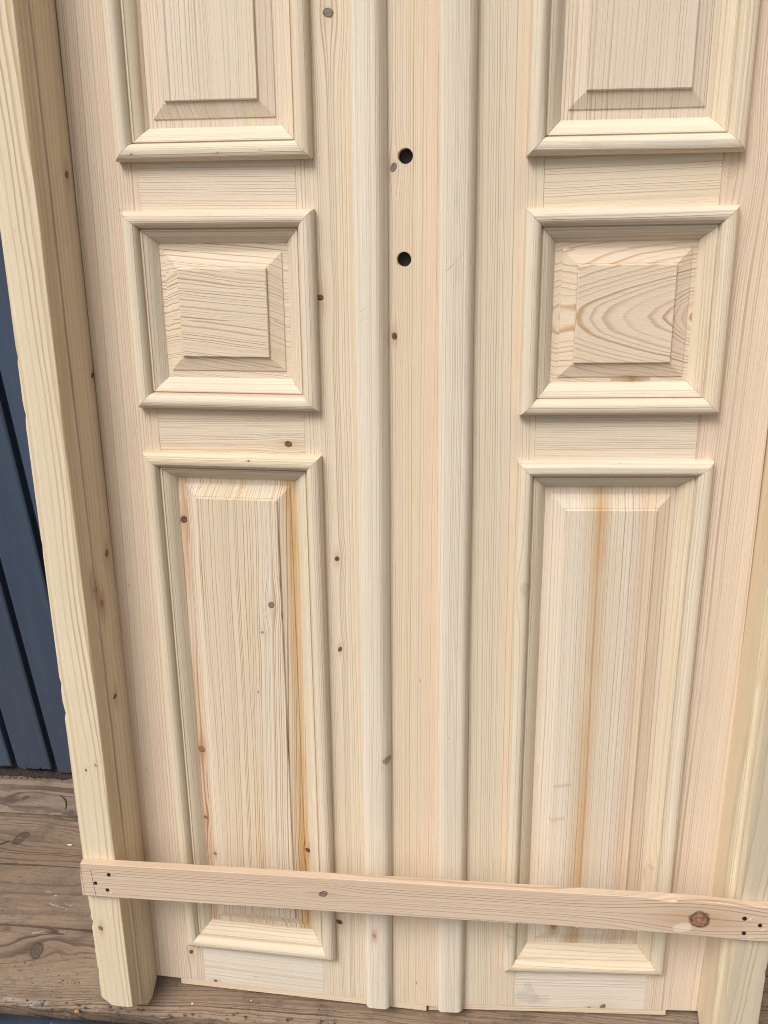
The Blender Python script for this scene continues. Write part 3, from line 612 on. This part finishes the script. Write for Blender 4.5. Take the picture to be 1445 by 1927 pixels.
# ------------------------------------------------------------------ WALL of vertical painted boards
WY = .4010
wl = thing('plank_wall', Matrix.Translation((-.2, WY, DZ)), 'dark blue painted wall of vertical boards behind the leaning door', 'wall')
woff = Vector((.2, 0, 0))
def blue(name, k=1.0):
    m_ = bpy.data.materials.new(name); m_.use_nodes = True; n = N(m_.node_tree); bs = n.n['Principled BSDF']
    tc = n.new('ShaderNodeTexCoord'); o = n.sep(tc.outputs['Object'])
    n1 = n.noise(n.xyz(n.m('MULTIPLY', o[0], 30.), 0., n.m('MULTIPLY', o[2], 3.)), detail=4); n2 = n.noise(n.xyz(n.m('MULTIPLY', o[0], 500.), 0., n.m('MULTIPLY', o[2], 30.)), detail=3)
    n3 = n.noise(tc.outputs['Object'], scale=260, detail=2)
    c = n.mix(n.ss(n1, .3, .7), (.050 * k, .072 * k, .120 * k), (.060 * k, .090 * k, .138 * k))
    vo = n.new('ShaderNodeTexVoronoi'); n.put(vo.inputs['Vector'], tc.outputs['Object']); vo.inputs['Scale'].default_value = 42
    rv = n.sep(vo.outputs['Color']); f = n.m('MULTIPLY', n.ss(vo.outputs['Distance'], .03, .07, 1., 0.), n.ss(rv[0], .9, .92))
    du = n.noise(n.xyz(n.m('MULTIPLY', o[0], 90.), n.m('MULTIPLY', o[1], 90.), n.m('MULTIPLY', o[2], 40.)), detail=6, rough=.7)
    c = n.mix(n.ss(du, .5, .75, 0., .45), c, (.10, .12, .15))
    c = n.mix(n.m('MULTIPLY', f, .7), c, (.16, .18, .21))
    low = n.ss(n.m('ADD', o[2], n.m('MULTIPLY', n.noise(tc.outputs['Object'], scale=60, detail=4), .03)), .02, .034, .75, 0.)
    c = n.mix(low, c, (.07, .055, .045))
    n.put(bs.inputs['Base Color'], c); bs.inputs['Roughness'].default_value = .42
    bp = n.new('ShaderNodeBump'); bp.inputs['Strength'].default_value = .5; bp.inputs['Distance'].default_value = .0006
    n.put(bp.inputs['Height'], n.m('ADD', n2, n.m('ADD', n.m('MULTIPLY', n3, .6), n.m('MULTIPLY', f, 2.)))); n.l.new(bp.outputs[0], bs.inputs['Normal'])
    return m_
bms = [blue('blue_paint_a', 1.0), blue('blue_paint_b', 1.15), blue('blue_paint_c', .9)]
PITCH = .0775
for i in range(-12, 22):
    x0 = -.866 + i * PITCH; x1 = x0 + PITCH - .0115; sd = i * 1.7
    bot0 = {0: -.004, -1: .004, -2: .006}.get(i, random.uniform(-.003, .008))
    bm = bmesh.new(); cols = []
    nx = 22
    for k in range(nx + 1):
        x = x0 + (x1 - x0) * k / nx
        ed = min(k, nx - k); yy = 0 if ed > 0 else .0018
        bz = .012 + bot0 + .0022 * nz(x * 130, 3, sd) + max(0, nz(x * 300, 8, sd) - .25) * .018
        cols.append([bm.verts.new((x, yy, bz)), bm.verts.new((x, yy, .04)), bm.verts.new((x, yy, 2.3)), bm.verts.new((x, .014, 2.3)), bm.verts.new((x, .014, bz + .001))])
    for k in range(nx):
        for j in range(5): bm.faces.new((cols[k][j], cols[k + 1][j], cols[k + 1][(j + 1) % 5], cols[k][(j + 1) % 5]))
    bm.faces.new(cols[0]); bm.faces.new(cols[-1][::-1])
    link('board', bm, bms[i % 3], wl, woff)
link('backing', box(-1.9, .9, .0145, .03, .006, 2.3, 0), blue('blue_paint_groove', .5), wl, woff)

# ------------------------------------------------------------------ litter in the angle of wall and deck
dark = wood('weathered_twig', 'x', 'z', even=0., early=(.07, .05, .04), tint=(.09, .06, .04), late=(.04, .03, .02), ls=.4)
def curve_tube(pts, r):
    rows = []; P_ = [Vector(p) for p in pts]
    fine = []
    for i in range(len(P_) - 1):
        a0 = P_[max(i - 1, 0)]; a1 = P_[i]; a2 = P_[i + 1]; a3 = P_[min(i + 2, len(P_) - 1)]
        for k in range(5):
            t = k / 5; fine.append(.5 * ((2 * a1) + (a2 - a0) * t + (2 * a0 - 5 * a1 + 4 * a2 - a3) * t * t + (3 * a1 - a0 - 3 * a2 + a3) * t ** 3))
    fine.append(P_[-1])
    for i, c_ in enumerate(fine):
        d_ = (fine[min(i + 1, len(fine) - 1)] - fine[max(i - 1, 0)]).normalized(); a_ = d_.cross(Vector((0, 0, 1))).normalized(); b_ = d_.cross(a_)
        q = r * (.5 + .5 * math.sin(math.pi * (i + .6) / (len(fine) + .2)))
        rows.append([c_ + a_ * q * math.cos(x) + b_ * q * math.sin(x) for x in (0, 1.05, 2.09, 3.14, 4.19, 5.24)])
    return loft(rows)
def litter(name, bm, mat, label, cat, group=None):
    ctr = sum((v.co for v in bm.verts), Vector()) / len(bm.verts)
    zmin = min(v.co.z for v in bm.verts); c_ = Vector((ctr.x, ctr.y, zmin)); bmesh.ops.translate(bm, verts=bm.verts, vec=-c_)
    o = link(name, bm, mat, None, c_); o['label'] = label; o['category'] = cat
    if group: o['group'] = group
    return o
z = DZ + .0010
litter('twig', curve_tube(((-.842, .352, z), (-.832, .345, z + .001), (-.824, .335, z), (-.820, .322, z)), .0012), dark, 'small curled dark twig lying on the deck near the foot of the wall', 'twig')
litter('twig', curve_tube(((-.925, .232, z), (-.905, .236, z), (-.888, .246, z)), .0011), dark, 'short dark twig beside the large knot at the left edge of the deck', 'twig')
rnd = random.Random(5)
def crumb(x, y, s, z0=DZ):
    bm = bmesh.new(); bmesh.ops.create_icosphere(bm, subdivisions=1, radius=s)
    for v in bm.verts: v.co = Vector((v.co.x * rnd.uniform(.7, 1.4), v.co.y * rnd.uniform(.6, 1.2), v.co.z * rnd.uniform(.4, .8)))
    bmesh.ops.translate(bm, verts=bm.verts, vec=(x, y, z0 + s * .4)); return bm
# nobody could count the debris under the boards: one mass
bm = bmesh.new()
me_tmp = None
def join(dst, src):
    mm = bpy.data.meshes.new('t'); src.to_mesh(mm); src.free(); dst.from_mesh(mm); bpy.data.meshes.remove(mm)
for k in range(900):
    x = rnd.uniform(-1.1, -.6) if k < 520 else rnd.uniform(-.6, .4)
    join(bm, crumb(x, .399 - abs(rnd.gauss(0, .006)) + .004, rnd.uniform(.0004, .0021)))
rows = []
for k in range(420):
    x = -1.15 + 1.6 * k / 419; hh = .0035 + .0035 * nz(x * 60, 1, 4) + .002 * nz(x * 260, 3, 1); ww = .012 + .006 * nz(x * 45, 7, 2) + .003 * nz(x * 190, 5, 2)
    rows.append([(x, .4135, DZ), (x, .4130, DZ + max(.0015, hh)), (x, .405, DZ + max(.0012, hh * .9)), (x, .405 - ww * .5, DZ + max(.001, hh * .5)), (x, .405 - ww, DZ)])
rb = loft(rows); join(bm, rb)
o = link('debris', bm, simple('leaf_litter', (.040, .031, .025), .9, 0, .9, 320, (.010, .008, .007)), None, None, kind='stuff'); o['label'] = 'dark crumbs of dirt and leaf litter under the blue boards'; o['category'] = 'debris'
bm = bmesh.new()
for k in range(150):
    x = rnd.uniform(-1.0, .4); join(bm, crumb(x, -.036 + rnd.gauss(0, .005), rnd.uniform(.0006, .0024)))
for k in range(90):
    join(bm, crumb(rnd.uniform(-.78, -.66), rnd.uniform(-.01, .06), rnd.uniform(.0004, .0011)))
o = link('grit', bm, simple('grit', (.15, .115, .085), .9, 0, .9, 150, (.05, .04, .03)), None, None, kind='stuff'); o['label'] = 'brown grit along the front edge of the deck'; o['category'] = 'grit'
pm = simple('pale_flake', (.72, .70, .64), .7)
litter('paint_flake', crumb(-.4889, -.0187, .0018), pm, 'tiny white flake on the deck just right of the left jamb foot', 'flake', 'white flakes on the deck')
litter('paint_flake', crumb(-.4054, -.0075, .0014), pm, 'tiny white flake on the deck below the left tall panel', 'flake', 'white flakes on the deck')
litter('paint_flake', box(-.784, -.776, .243, .2455, DZ + .001, DZ + .0018, .0003), pm, 'pale wood chip on the deck left of the left jamb, above the brace board', 'flake', 'white flakes on the deck')
litter('paint_flake', crumb(-.651, -.043, .0035), simple('ochre_flake', (.42, .24, .06), .6), 'ochre flake stuck on the deck edge left of the jamb foot', 'flake')
